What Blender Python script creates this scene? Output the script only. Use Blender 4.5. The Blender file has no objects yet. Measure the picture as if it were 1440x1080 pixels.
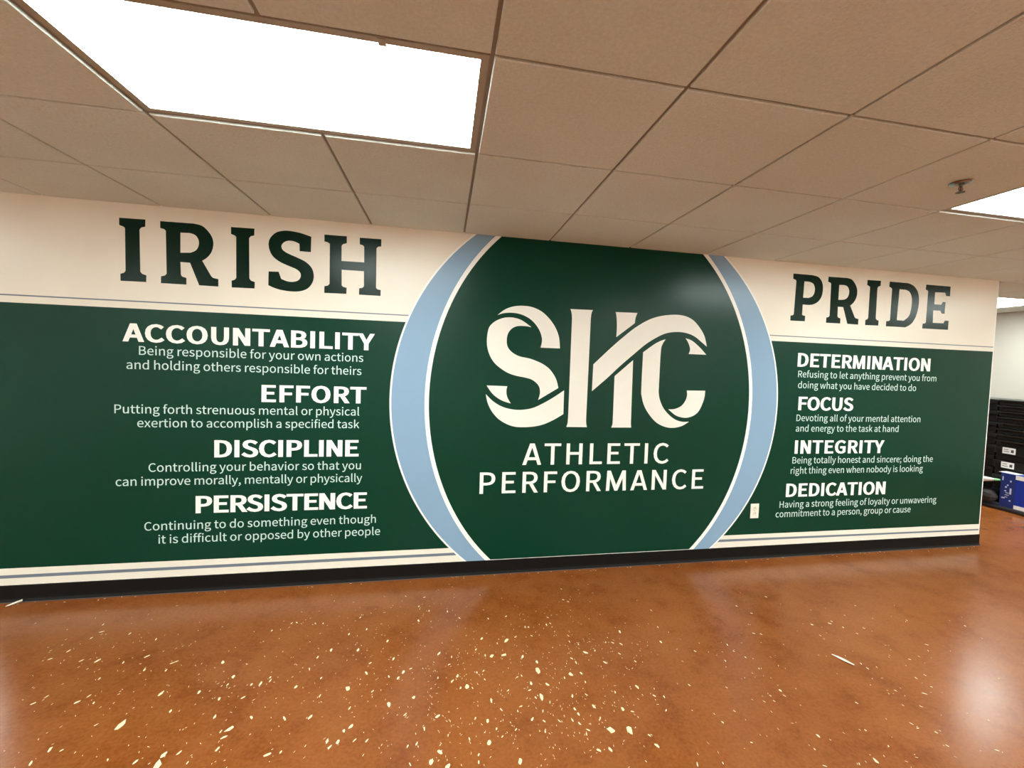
import bpy, bmesh, math, random
from mathutils import Matrix, Vector, noise
from mathutils.geometry import delaunay_2d_cdt

SC = bpy.context.scene
COL = SC.collection
R = random.Random(7)
RAD = math.radians

# ---------------------------------------------------------------- camera, world, exposure
WALL_Y = 0.580      # face of the mural wall
H = 2.413           # underside of the ceiling tiles
T = 0.6096          # ceiling module
cam_d = bpy.data.cameras.new('camera')
cam = bpy.data.objects.new('camera', cam_d)
COL.objects.link(cam)
cam_d.sensor_fit = 'HORIZONTAL'
cam_d.sensor_width = 36.0
cam_d.lens = 613.379 / 1440 * 36.0
cam_d.shift_x = -22.572 / 1440
cam_d.shift_y = -5.518 / 1440
cam_d.clip_start = 0.02
rows = [[0.981443, -0.188632, 0.034476], [0.025665, -0.048958, -0.998471], [0.190031, 0.980827, -0.043208]]
m = Matrix(((rows[0][0], -rows[1][0], -rows[2][0], -0.11372),
            (rows[0][1], -rows[1][1], -rows[2][1], -2.50622),
            (rows[0][2], -rows[1][2], -rows[2][2], 1.54628),
            (0, 0, 0, 1)))
cam.matrix_world = m
SC.camera = cam

world = bpy.data.worlds.new('world')
SC.world = world
world.use_nodes = True
world.node_tree.nodes['Background'].inputs[0].default_value = (1.0, 0.96, 0.9, 1)
world.node_tree.nodes['Background'].inputs[1].default_value = 0.05
LAMP_POWER = 29.5    # emission of each ceiling lens
SC.view_settings.view_transform = 'Standard'
SC.view_settings.look = 'None'
SC.view_settings.exposure = 0.0
SC.view_settings.gamma = 1.0
SC.view_settings.use_curve_mapping = False
SC.cycles.max_bounces = 10
SC.cycles.diffuse_bounces = 6
SC.cycles.use_denoising = True


# ---------------------------------------------------------------- traced outlines (data)
GLYPHS = """\
, 379|102,-259 248,-146 302,26 274,133 196,172 130,149 102,85 130,20 194,-3 209,-1 172,-110 72,-186
; 379|190,532 253,558 280,628 253,696 190,723 126,696 100,628 126,558|102,-259 248,-146 302,26 274,133 196,172 130,149 102,85 130,20 194,-3 209,-1 172,-110 72,-186
A 829|5,0 132,0 229,306 595,306 690,0 824,0 484,1000 344,1000|261,405 310,559 409,898 415,898 516,559 563,405
B 896|138,0 456,0 609,18 729,73 807,165 835,293 820,385 778,455 713,504 632,532 632,539 740,621 778,756 752,868 681,944 573,987 434,1000 138,1000|263,576 263,900 417,900 521,892 594,864 639,814 653,739 640,671 597,619 522,587 412,576|263,101 263,477 438,477 555,467 640,434 693,378 711,297 692,210 639,149 553,113 438,101
C 870|514,-18 687,20 821,126 752,206 648,123 520,93 391,121 293,203 230,333 209,503 231,672 296,799 395,879 524,907 638,881 729,813 797,895 684,980 523,1018 346,982 206,880 113,717 79,499 112,282 203,119 341,17
D 939|138,0 393,0 593,34 739,133 828,291 858,503 828,716 738,871 590,967 387,1000 138,1000|263,104 263,898 377,898 531,872 641,796 707,672 729,503 707,334 641,209 531,131 377,104
E 804|138,0 729,0 729,108 263,108 263,472 643,472 643,580 263,580 263,894 714,894 714,1000 138,1000
F 753|138,0 263,0 263,449 645,449 645,555 263,555 263,894 714,894 714,1000 138,1000
G 940|531,-18 711,15 839,98 839,518 510,518 510,413 723,413 723,151 645,108 543,93 400,121 296,203 231,333 209,503 232,672 299,799 404,879 542,907 668,880 757,813 825,895 712,979 538,1018 354,982 209,880 114,717 79,499 113,282 206,119 349,17
H 993|138,0 263,0 263,472 730,472 730,0 857,0 857,1000 730,1000 730,581 263,581 263,1000 138,1000
I 400|138,0 263,0 263,1000 138,1000
L 741|138,0 701,0 701,108 263,108 263,1000 138,1000
M 1108|138,0 251,0 251,554 235,849 240,849 321,621 510,101 595,101 783,621 864,849 869,849 853,554 853,0 970,0 970,1000 819,1000 628,465 558,256 553,256 480,465 289,1000 138,1000
N 986|138,0 256,0 256,525 241,838 247,838 355,632 719,0 849,0 849,1000 729,1000 729,480 734,320 746,164 739,164 632,370 266,1000 138,1000
O 1012|506,-18 679,19 814,123 902,287 933,503 902,719 814,881 679,982 506,1018 334,982 198,881 111,719 79,503 111,287 198,123 334,19|506,93 384,122 290,204 230,334 209,503 230,672 290,799 384,879 506,907 629,879 722,799 782,672 804,503 782,334 722,204 629,122
P 864|138,0 263,0 263,398 428,398 579,417 695,473 770,569 797,707 770,845 694,935 576,985 423,1000 138,1000|263,501 263,898 407,898 522,888 605,857 655,798 671,707 655,614 608,550 527,513 412,501
R 866|263,525 263,898 431,898 535,888 611,858 658,803 674,720 658,635 611,574 535,537 431,525|686,0 828,0 574,438 667,474 738,533 783,615 799,720 773,852 701,938 591,985 450,1000 138,1000 138,0 263,0 263,424 443,424
S 813|415,-18 556,4 663,65 731,155 754,266 739,363 695,437 630,491 548,533 407,595 294,654 240,763 291,868 427,907 553,882 655,814 720,895 592,983 427,1018 301,998 201,943 136,859 112,753 131,657 179,585 244,533 315,497 458,434 578,367 626,255 612,189 571,138 505,105 416,93 266,127 141,217 65,130 219,22
T 817|345,0 472,0 472,894 775,894 775,1000 42,1000 42,894 345,894
U 984|492,-18 634,4 748,77 824,210 851,412 851,1000 730,1000 730,409 711,259 661,161 585,108 492,93 401,108 327,161 277,259 259,409 259,1000 134,1000 134,412 161,210 236,77 350,4
Y 724|299,0 424,0 424,387 726,1000 595,1000 467,718 366,498 360,498 262,718 132,1000 -1,1000 299,387
a 768|296,-18 427,13 542,89 546,89 557,0 659,0 659,456 644,581 599,677 519,738 402,760 237,728 112,663 160,577 261,631 382,656 457,640 504,599 528,539 535,469 331,434 189,378 107,299 80,192 97,103 142,37 210,-4|332,83 238,110 201,201 218,266 274,318 377,358 535,386 535,180 433,108
b 843|452,-18 573,9 676,87 747,212 774,382 754,538 698,657 605,733 479,760 357,730 246,656 251,789 251,1086 126,1086 126,0 225,0 236,76 241,76 345,7|431,87 347,104 251,164 251,554 352,629 447,655 538,635 599,580 633,493 644,381 628,258 584,165 516,107
c 696|417,-18 546,7 658,75 603,160 524,107 428,86 335,106 263,164 216,253 199,370 217,486 265,576 339,634 432,655 512,637 580,591 643,673 552,734 427,760 291,734 177,657 100,535 71,370 97,206 171,84 280,8
d 846|378,-18 502,13 603,87 607,87 618,0 720,0 720,1086 595,1086 595,801 602,674 505,737 393,760 271,733 169,655 99,532 72,370 94,205 156,83 252,8|405,87 319,107 254,162 214,251 201,371 217,487 263,576 331,634 415,655 505,637 595,577 595,188 503,112
e 756|426,-18 560,4 668,57 625,141 538,97 439,82 343,100 267,152 216,234 194,341 693,341 698,412 679,556 622,665 529,735 402,760 279,733 173,655 99,533 71,370 99,206 174,84 287,8|192,430 217,528 265,600 330,645 405,660 483,645 541,601 577,529 589,430
f 443|45,640 146,640 146,0 270,0 270,640 427,640 427,741 270,741 270,858 296,967 375,1004 416,999 458,984 486,1080 428,1097 362,1104 266,1087 198,1038 159,961 146,859 146,741 45,734
g 769|375,-341 530,-320 649,-264 724,-183 750,-85 734,-5 685,49 605,81 492,91 347,91 244,114 217,172 231,223 265,261 318,241 374,235 481,253 567,304 624,385 645,492 629,580 585,645 737,645 737,741 479,741 432,754 374,760 268,741 180,688 119,605 97,495 127,377 194,296 194,291 138,234 112,153 131,79 179,31 179,25 98,-51 70,-143 92,-228 155,-290 251,-328|374,319 264,367 217,495 263,623 374,668 486,623 532,495 485,367|393,-255 235,-220 179,-126 196,-61 254,0 349,-11 477,-11 589,-32 628,-105 564,-209
h 828|126,0 251,0 251,538 351,622 453,651 516,639 560,604 585,543 593,453 593,0 718,0 718,469 704,594 663,685 592,741 491,760 356,723 246,636 251,789 251,1086 126,1086
i 375|126,0 251,0 251,741 126,741|188,894 248,916 271,977 248,1035 188,1057 129,1035 106,977 129,916
k 753|126,0 248,0 248,195 387,357 604,0 739,0 460,442 707,741 568,741 254,351 248,351 248,1086 126,1086
l 387|256,-18 329,-7 311,89 285,86 261,98 251,139 251,1086 126,1086 126,147 156,25
m 1263|126,0 251,0 251,538 348,623 437,651 498,639 541,604 566,543 574,453 574,0 698,0 698,538 797,623 885,651 947,639 990,604 1015,543 1023,453 1023,0 1147,0 1147,469 1134,594 1092,685 1022,741 924,760 796,720 678,618 607,722 473,760 349,723 243,633 240,633 228,741 126,741
n 832|126,0 251,0 251,538 351,622 453,651 516,639 560,604 585,543 593,453 593,0 718,0 718,469 704,594 663,685 592,741 491,760 355,723 243,633 240,633 228,741 126,741
o 827|413,-18 543,8 653,84 728,206 756,370 728,535 653,657 543,734 413,760 283,734 174,657 99,535 71,370 99,206 174,84 283,8|413,86 326,106 258,164 215,253 199,370 215,486 258,576 326,634 413,655 501,634 569,576 613,486 629,370 613,253 569,164 501,106
p 846|126,-312 251,-312 251,-61 247,68 349,4 452,-18 573,9 676,87 747,212 774,382 754,538 698,657 605,733 479,760 354,728 243,655 240,655 228,741 126,741|431,87 347,104 251,164 251,554 353,629 447,655 538,635 599,580 633,493 644,381 628,258 584,165 516,107
r 529|126,0 251,0 251,476 339,609 437,648 475,645 509,636 532,744 496,756 453,760 337,718 243,606 240,606 228,741 126,741
s 638|319,-18 435,0 519,47 571,117 588,202 568,291 516,352 444,394 363,427 252,477 203,555 237,631 341,663 431,644 509,598 569,675 468,735 340,760 231,744 151,699 102,632 85,550 104,468 153,409 223,367 300,336 415,282 469,195 433,113 323,79 205,104 104,168 44,85 168,11
t 514|357,-18 428,-9 495,10 471,104 429,89 386,83 297,120 271,225 271,640 473,640 473,741 271,741 271,950 168,950 154,741 37,734 37,640 147,640 147,229 158,128 194,50 258,0
u 828|342,-18 476,19 587,116 591,116 600,0 704,0 704,741 580,741 580,216 482,120 379,90 316,101 273,137 248,198 240,286 240,741 115,741 115,271 128,146 170,56 241,1
v 711|285,0 431,0 693,741 570,741 430,319 362,101 355,101 286,319 147,741 18,741
w 1094|243,0 387,0 492,397 543,613 550,613 600,400 707,0 858,0 1059,741 939,741 831,312 786,106 779,106 727,312 611,741 490,741 374,312 325,106 318,106 274,312 164,741 37,741
x 679|20,0 151,0 251,173 326,306 333,306 413,173 523,0 659,0 415,374 640,741 510,741 419,578 353,454 347,454 274,578 175,741 40,741 265,386
y 711|138,-319 236,-299 312,-245 370,-164 415,-63 693,741 572,741 438,330 378,120 371,120 297,330 147,741 18,741 315,-1 299,-57 235,-171 132,-217 75,-205 50,-304 90,-315
"""
SLAB = {
    'I': "-2054.6,2325.5c -1915.8,2327.5c -1917,2284.2c -1938.5,2277.5c -1947.4,2263.7c -1944,2011.4c -1934.1,1999c -1911.6,1991.6c -1912.7,1950.8c -2048.8,1949.3c -2049.6,1991.9c -2031.5,1998c -2022.1,2010.5c -2024,2266.8c -2032.8,2274.8c -2054.3,2282.2c",
    'R': "-1838,2327.1c -1657.6,2329c -1611.3,2320 -1575.6,2288 -1552.4,2247.5 -1547.3,2205.3 -1557.7,2161.7 -1581.8,2126.2 -1609.2,2104c -1558.4,2011.7c -1548.4,2002c -1518.4,1996.1c -1518.3,1949.9c -1625.4,1950.8c -1676.3,2086.7c -1728.8,2087.5c -1726.6,2009c -1719.6,1998.6c -1696.3,1991.7c -1696.3,1950.3c -1834.9,1950.1c -1833.8,1992.3c -1813.6,1998c -1803.9,2009.5c -1807.9,2270.3c -1815.8,2279.7c -1838.1,2285.4c|-1728.8,2267.1c -1679.2,2269.1c -1650.4,2260.2 -1633,2239.3 -1627.5,2212.5 -1632.9,2183 -1648.1,2162.3 -1673.6,2148.7c -1728.8,2144.3c",
    'S': "-979.4,2308.5c -981.1,2208.2c -1048.2,2209.1c -1050.5,2256.3c -1081.3,2269.4 -1116.5,2270.8 -1144.4,2256.5 -1157,2231.7 -1146.8,2207.4 -1115.7,2188 -1056.6,2164.2 -1008.9,2140.7 -973.9,2103.9 -961.4,2057 -968.6,2011.8 -995,1971.7 -1036.5,1949.9 -1089.7,1943.3 -1154.3,1948.7 -1201.1,1961.4 -1231.9,1975.1c -1230.9,2064.3c -1171.7,2066c -1156.2,2021.2c -1119.8,2007.9 -1084.4,2007.1 -1055,2018.6 -1040.5,2041.9 -1043.7,2068.9 -1067.6,2090.7 -1114.9,2109.3 -1161.8,2129 -1202.8,2159.1 -1225.1,2197.9 -1232.3,2244.1 -1221.1,2282.4 -1192.5,2314.8 -1157.9,2329.8 -1117.1,2335.3 -1046.6,2327.8",
    'H': "-900.6,2329.4c -762.8,2330c -762.1,2285.1c -784.6,2276.8c -793.6,2265.1c -793.3,2165.5c -651.3,2166.7c -653.1,2270.4c -661.3,2279.4c -681.3,2284.2c -682,2328c -545.2,2329.5c -545.5,2281.2c -564.4,2278.4c -574.9,2267.1c -573.1,2002.5c -564.1,1993.2c -543.1,1989.3c -543.6,1949.8c -680.6,1949.8c -680.1,1992.2c -659.6,1996.8c -650.4,2008.5c -652.2,2108.1c -791.2,2107.7c -789.7,2004.5c -780.3,1995.4c -758.7,1990.4c -759.9,1950.1c -896.7,1947.9c -896.1,1992.3c -875,1996.9c -864.8,2009.2c -866.6,2271.8c -878.8,2280.3c -900,2284.9c",
    'P': "2630,2323c 2805.4,2322.7c 2865.4,2311.8 2903.2,2275.2 2917,2222.8 2909.7,2160.4 2880,2113.6 2835.7,2087.4 2790.3,2079.2c 2734.7,2079.8c 2734,1997.6c 2742.9,1992.5c 2764,1989.1c 2763.9,1945.4c 2627.5,1944c 2626.6,1984.6c 2647,1988.5c 2656.1,1997.3c 2661.8,2264.4c 2656,2273.4c 2631,2281.6c|2737.6,2266.8c 2783.2,2267.1c 2820.1,2255.6 2838.9,2223.3 2838.5,2184.1 2821.1,2152.2 2786.2,2136c 2733.9,2135.6c",
    'D': "3572.7,2324.7c 3766.6,2323.3c 3825.1,2303.7 3870.7,2259.4 3891.1,2195.7 3888.8,2115.5 3866.7,2034.2 3826.6,1975.8 3767.5,1943.3c 3564,1942.2c 3564.5,1986.2c 3590.6,1989.3c 3602,1998c 3602.2,2262.7c 3592.9,2272c 3570.7,2281c|3679.2,2266c 3742.8,2265.4c 3783.9,2251 3809,2214.3 3818,2161.7 3812.7,2090.5 3792,2036.2 3744.4,1999.5c 3672.1,2000.5c",
    'E': "3955.5,2322.3c 4219.1,2321.9c 4219.7,2236.6c 4178,2237c 4164,2264.9c 4055.4,2262.3c 4055.4,2157.8c 4132.5,2159.3c 4147.5,2184.2c 4177.7,2184.2c 4173.8,2081.7c 4142.1,2081.7c 4126.2,2106.7c 4049.9,2104.9c 4053.8,1997.3c 4170.3,1998.9c 4183.1,2023.7c 4224.9,2022.8c 4224.8,1944.1c 3945,1942.9c 3947.1,1984.8c 3969.1,1987c 3979.5,1995.3c 3980.7,2265.3c 3972.6,2273.1c 3953.5,2279.5c",
}
MONOGRAM = """\
249.2,1864.7c 288.6,1898.5 333,1922.2 389.4,1936.6 458.1,1938.9 516.2,1928.1 575.4,1900.4 630,1852.2 673.4,1794.5 701.5,1727.1 711.8,1647.1c 567.2,1647.1c 574.7,1681.6 574.6,1715.8 560.1,1760.6 533.6,1801.9 496.2,1839.6 449.1,1867 397,1882.2 339.9,1885.8 289.2,1879.1
495.1,1790.4c 463.1,1795.6 422.8,1796.5 383,1790.6 349.4,1770.4 327.7,1738.6 319.4,1699 323.7,1654.3 343,1621.3 378.1,1594.5 424.6,1576.4 482.7,1567.1 541.5,1549.2 601.1,1522.6 649.8,1483.9 690.6,1424.5 711,1358.4c 562.3,1267.7c 571.7,1297.8 574.6,1332.4 565.7,1366.7 541.2,1394.8 505.4,1416.8 452.8,1429.6 394.8,1439.4 337,1457.6 284.9,1487.1 235.6,1527.6 200.2,1582.3 181.6,1642.9 178.8,1698.4 185.5,1754.3 199.5,1788.3 234.9,1820.6 279.1,1842.4 324,1852 369.5,1851 415.6,1839.4 456.6,1816.7
186.2,1364.7c 334.4,1362.5c 328.5,1332.9 331.9,1299 343.1,1270.8 363,1239.8c 315.1,1253.3 274.7,1272.4 228.3,1308.2
182.4,1302.8c 229.9,1257.5 287.7,1221.6 345.3,1202.6 403.1,1194.2 460.9,1196.1 530.3,1210.8 605.4,1246.5 680.8,1291.2 754.8,1342c 756.3,1167.2c 687.1,1125.7 617,1093.2 546.9,1075.4 465.3,1069.1 395.6,1072.8 331.7,1094.1 273.5,1130.7 226.6,1184 196.6,1242.9
779.7,1936.2c 951.4,1938.4c 941.6,1915.2 937.4,1877.1c 932.5,1133.3c 933.7,1105.2 941,1071.6c 782.3,1072.6c 790.4,1097.2 793.6,1138.3c 794.4,1869.3c 789.9,1906.4
1128.9,1933.7c 1302.3,1936.3c 1289.6,1902.6 1284.1,1858.8c 1142.6,1748.4c 1143.5,1825.2 1138.1,1894.6
971.5,1539.6c 1036.8,1603.2 1128.9,1690.5 1214.9,1765.6 1294.6,1829.1 1398,1890.6 1496.2,1924.1 1604.2,1939.2 1690.9,1934.5 1763.9,1906 1822.9,1851 1866.8,1787.7 1891.6,1707.1c 1836.9,1746.4 1778.7,1783.8 1705.9,1805.8 1626.8,1809.3 1541.6,1794.6 1458.5,1755.3 1376.8,1702.1 1289.2,1627.8 1188,1539.6 1081,1438.1 969,1340.8c
1283.9,1581.3c 1288.5,1118.5c 1288.8,1097 1293.1,1070.5c 1132.5,1069.7c 1141.2,1092.5 1142.9,1121c 1141.8,1456.9c
1542.4,1750.4c 1516.6,1707.8 1506.4,1650.2 1504.2,1391.3 1505.2,1340.8 1517.3,1286.9 1547.8,1225.9 1597.7,1172 1655.1,1133.8 1711.6,1118.2 1771.6,1118.6c 1713.4,1085.1 1642.6,1070.1 1571.2,1077 1499.2,1109.3 1442.1,1163.1 1392.3,1234.5 1367.1,1309.4 1361.2,1366.5 1362.2,1643.3c 1445.7,1704.9 1498.2,1734.2
1708.1,1764.8c 1764.8,1747 1831.6,1698.9 1891.2,1644.2c 1740.2,1644.5c 1750.1,1681.1 1735.8,1724
1739.8,1361.7c 1897.6,1363.5c 1890.9,1297 1859,1215.4 1820.9,1174.4 1765.8,1151.7 1709.8,1151.2 1653.2,1168.9 1591.6,1213.4c 1642.8,1216.2 1697.1,1238.9 1730.7,1279.6 1744.3,1323.8
"""
CHIPS = """-1943,34,0 -1981,-21,0 -1940,256,0 -1899,186,0 -1913,133,0 -1745,148,0 -1581,77,0 -1539,-63,1 -1390,-134,0 -1376,-124,0 -1155,-163,1 -1752,-67,1 -1827,-55,0 -1622,-98,0 -1491,-167,0 -1390,-186,0 -1652,-203,0 -1058,-277,1 -955,-343,1 -916,-341,1 -888,-306,0 -880,-329,0 -750,-388,1 -1322,-343,1 -1163,-359,1 -1056,-414,1 -1792,-294,0 -1640,-348,1 -1569,-361,0 -1814,-329,0 -1618,-316,0 -1223,-458,1 -1027,-519,1 -876,-544,1 -739,-569,1 -634,-578,1 -1473,-492,0 -936,-593,2 -966,-601,0 -941,-632,1 -1125,-684,2 -1073,-683,1 -939,-687,1 -741,-741,1 -696,-737,0 -1208,-701,1 -1121,-726,3 -1313,-675,0 -1019,-733,0 -534,-713,1 -492,-723,1 -518,-744,1 -1555,-595,1 -1510,-604,0 -1574,-649,1 -709,-187,0 -656,-139,1 -933,132,0 -906,135,0 -801,114,0 -758,108,0 -1016,76,0 -724,-273,0 -627,-459,0 -1061,-327,0 -958,-422,0 -652,-344,0 -1376,-506,4 -377,-104,1 -561,140,0 -519,-158,1 -223,64,1 -329,-255,1 -440,-270,0 -447,-341,1 -271,-358,1 -292,-396,1 -337,-380,0 -238,-340,0 -514,-433,2 -399,-466,0 -316,-557,2 -211,-531,1 -481,-553,0 -101,-247,1 -36,-282,0 -49,-336,0 130,-155,1 185,28,0 265,-188,2 211,-207,0 171,-302,2 236,-304,2 137,-294,0 93,-240,0 319,-164,0 294,38,0 330,-330,1 410,-166,0 389,-81,0 409,-86,0 518,-76,0 541,-7,0 544,-68,0 688,173,0 715,146,0 712,304,0 652,-275,0 669,-346,2 725,-338,0 617,-195,0 609,-246,0 595,-413,0 582,-381,0 746,-435,1 808,-280,0 846,-289,0 925,-202,1 888,-305,0 847,-379,0 907,-449,0 1119,-319,1 1212,-19,0 1169,-189,0 396,-380,1 389,-441,3 336,-523,1 413,-542,1 322,-565,0 277,-473,0 300,-465,0 119,-466,0 119,-406,0 85,-413,0 -10,-424,1 -36,-455,1 -104,-423,0 32,-502,2 57,-512,0 2,-504,0 222,-552,0 136,-600,1 175,-659,0 110,-709,1 58,-688,0 300,-731,1 349,-747,0 263,-654,0 356,-694,0 368,-616,3 340,-613,0 399,-649,0 246,-678,0 511,-630,1 544,-492,2 598,-492,1 507,-511,0 600,-552,0 837,-618,1 578,-630,0 590,-702,1 500,-705,1 508,-733,1 415,-757,0 497,-782,1 472,-760,0 595,-769,0 524,-820,0 511,-836,0 621,-837,3 698,-849,4 752,-756,0 714,-738,1 906,-772,0 894,-684,0 937,-697,0 719,-636,0 770,-884,0 777,-934,2 535,-919,1 582,-923,1 342,-799,0 142,-756,0 162,-797,0 222,-772,0 106,-820,2 27,-789,0 59,-866,0 57,-897,0 -182,-778,0 -217,-785,0 -91,-830,2 -124,-869,2 -61,-898,2 -58,-758,0 -201,-867,0 215,-918,2 -380,-734,0 -427,-724,0 -456,-654,1 -480,-671,1 -103,-655,1 -239,-622,0 -155,-711,0 -54,135,0 -229,215,0 -200,315,0 -318,342,0 -165,157,0 15,58,0 -505,18,0 -593,-14,0 2079,29,0 2608,-148,0 1839,-134,0 2132,-294,1 2255,-298,1 2287,-280,0 2091,-395,0 2303,-346,0 2427,-370,0 2334,-410,0 2786,-337,0 3100,-439,0 1745,-334,0 1708,-322,0 1514,-503,0 1483,-449,0 1483,-394,0 1526,-591,0 2411,-647,0 2105,-638,0 2106,-674,0 2165,-672,0 2362,-760,0 2291,-770,0 2304,-834,0 2219,-865,1 2094,-827,0 2113,-929,0 1825,-865,0 1961,-1004,0 1965,-1029,0 2022,-1060,0 1994,-1121,0 1719,-1002,0 1486,-996,1 1620,-1134,2 1540,-1135,0 1394,-1121,0 1417,-1049,0 1740,-1085,0 1521,-743,2 1516,-775,0 1448,-765,0 1441,-796,0 1392,-793,0 1214,-822,0 1121,-870,0 1271,-686,0 1097,-645,0 1177,-981,0 895,-1037,0 999,-1048,0 2181,-1172,0 2596,-601,0 2648,-556,0 1798,-47,0 1269,-419,0 1387,-513,0"""

# ---------------------------------------------------------------- helpers
def srgb(r, g, b):
    f = lambda c: (c / 255 / 12.92) if c / 255 <= 0.04045 else ((c / 255 + 0.055) / 1.055) ** 2.4
    return (f(r), f(g), f(b), 1.0)


class Mat:
    def __init__(s, name, col=(0.8, 0.8, 0.8, 1), rough=0.5, metal=0.0, spec=0.5):
        s.m = bpy.data.materials.new(name)
        s.m.use_nodes = True
        s.n = s.m.node_tree.nodes
        s.l = s.m.node_tree.links
        s.b = s.n['Principled BSDF']
        s.b.inputs['Base Color'].default_value = col
        s.b.inputs['Roughness'].default_value = rough
        s.b.inputs['Metallic'].default_value = metal
        s.b.inputs['Specular IOR Level'].default_value = spec
        s.tc = None

    def coords(s, scale=(1, 1, 1)):
        tc = s.n.new('ShaderNodeTexCoord')
        mp = s.n.new('ShaderNodeMapping')
        mp.inputs['Scale'].default_value = scale
        s.l.new(tc.outputs['Object'], mp.inputs[0])
        return mp.outputs[0]

    def world_coords(s, scale=(1, 1, 1)):
        g = s.n.new('ShaderNodeNewGeometry')
        mp = s.n.new('ShaderNodeMapping')
        mp.inputs['Scale'].default_value = scale
        s.l.new(g.outputs['Position'], mp.inputs[0])
        return mp.outputs[0]

    def noise(s, vec, scale, detail=3, rough=0.5, dist=0.0):
        t = s.n.new('ShaderNodeTexNoise')
        t.inputs['Scale'].default_value = scale
        t.inputs['Detail'].default_value = detail
        t.inputs['Roughness'].default_value = rough
        t.inputs['Distortion'].default_value = dist
        s.l.new(vec, t.inputs['Vector'])
        return t.outputs[0]

    def ramp(s, fac, stops):
        r = s.n.new('ShaderNodeValToRGB')
        e = r.color_ramp.elements
        while len(e) < len(stops):
            e.new(0.5)
        for i, (p, c) in enumerate(stops):
            e[i].position = p
            e[i].color = c if len(c) == 4 else (*c, 1)
        s.l.new(fac, r.inputs[0])
        return r.outputs[0]

    def mix(s, fac, a, b, mode='MIX'):
        x = s.n.new('ShaderNodeMix')
        x.data_type = 'RGBA'
        x.blend_type = mode
        for sock, v in ((x.inputs[0], fac), (x.inputs[6], a), (x.inputs[7], b)):
            if hasattr(v, 'is_output'):
                s.l.new(v, sock)
            else:
                sock.default_value = v
        return x.outputs[2]

    def bump(s, h, strength, dist):
        b = s.n.new('ShaderNodeBump')
        b.inputs['Strength'].default_value = strength
        b.inputs['Distance'].default_value = dist
        s.l.new(h, b.inputs['Height'])
        s.l.new(b.outputs[0], s.b.inputs['Normal'])

    def color(s, sock):
        s.l.new(sock, s.b.inputs['Base Color'])

    def rough(s, fac, lo, hi):
        r = s.n.new('ShaderNodeMapRange')
        r.inputs[1].default_value = 0.3
        r.inputs[2].default_value = 0.7
        r.inputs[3].default_value = lo
        r.inputs[4].default_value = hi
        s.l.new(fac, r.inputs[0])
        s.l.new(r.outputs[0], s.b.inputs['Roughness'])


def vinyl(name, c, rough=0.25, spec=0.22):
    """printed wall vinyl over roller-painted drywall"""
    M = Mat(name, srgb(*c), rough, 0, spec)
    v = M.world_coords()
    n = M.noise(v, 3.0, 3)
    c1 = srgb(*[x * 0.98 for x in c])
    M.color(M.mix(n, c1, srgb(*[min(255, x * 1.02) for x in c])))
    n2 = M.noise(M.world_coords((1, 1, 1)), 260, 2)
    M.bump(n2, 0.12, 0.0015)
    return M.m


def plain(name, c, rough=0.5, metal=0.0, spec=0.5, var=0.06, scale=20):
    M = Mat(name, srgb(*c), rough, metal, spec)
    n = M.noise(M.coords(), scale, 3)
    M.color(M.mix(n, srgb(*[x * (1 - var) for x in c]), srgb(*[min(255, x * (1 + var)) for x in c])))
    return M.m


def link(name, me, mat=None, parent=None, label=None, kind=None, loc=None, rot=None, bevel=0):
    o = bpy.data.objects.new(name, me)
    COL.objects.link(o)
    if mat and not me.materials:
        me.materials.append(mat)
    if parent:
        o.parent = parent
    if loc:
        o.location = loc
    if rot:
        o.rotation_euler = rot
    if label:
        o['label'] = label
    if kind:
        o['kind'] = kind
    if bevel:
        b = o.modifiers.new('bevel', 'BEVEL')
        b.width = bevel
        b.segments = 2
        b.limit_method = 'ANGLE'
    return o


def empty(name, label, cat, loc=(0, 0, 0), rotz=0, group=None):
    o = bpy.data.objects.new(name, None)
    COL.objects.link(o)
    o.location = loc
    o.rotation_euler = (0, 0, rotz)
    o.empty_display_size = 0.1
    o['label'] = label
    o['category'] = cat
    if group:
        o['group'] = group
    return o


def bm_mesh(name, bm):
    me = bpy.data.meshes.new(name)
    bmesh.ops.recalc_face_normals(bm, faces=bm.faces)
    bm.to_mesh(me)
    bm.free()
    return me


def add_box(bm, x0, x1, y0, y1, z0, z1):
    v = [bm.verts.new(p) for p in ((x0, y0, z0), (x1, y0, z0), (x1, y1, z0), (x0, y1, z0),
                                   (x0, y0, z1), (x1, y0, z1), (x1, y1, z1), (x0, y1, z1))]
    for f in ((0, 3, 2, 1), (4, 5, 6, 7), (0, 1, 5, 4), (1, 2, 6, 5), (2, 3, 7, 6), (3, 0, 4, 7)):
        bm.faces.new([v[i] for i in f])
    return v


def box_mesh(name, *a):
    bm = bmesh.new()
    add_box(bm, *a)
    return bm_mesh(name, bm)


def lathe(bm, prof, n=24, c=(0, 0, 0)):
    """prof: (radius, z) list"""
    rings = []
    for r, z in prof:
        if r < 1e-6:
            rings.append([bm.verts.new((c[0], c[1], c[2] + z))])
        else:
            rings.append([bm.verts.new((c[0] + r * math.cos(2 * math.pi * i / n),
                                        c[1] + r * math.sin(2 * math.pi * i / n), c[2] + z)) for i in range(n)])
    for a, b in zip(rings, rings[1:]):
        for i in range(n):
            j = (i + 1) % n
            if len(a) == 1 and len(b) == 1:
                continue
            if len(a) == 1:
                bm.faces.new((a[0], b[i], b[j]))
            elif len(b) == 1:
                bm.faces.new((a[i], a[j], b[0]))
            else:
                bm.faces.new((a[i], a[j], b[j], b[i]))


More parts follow.
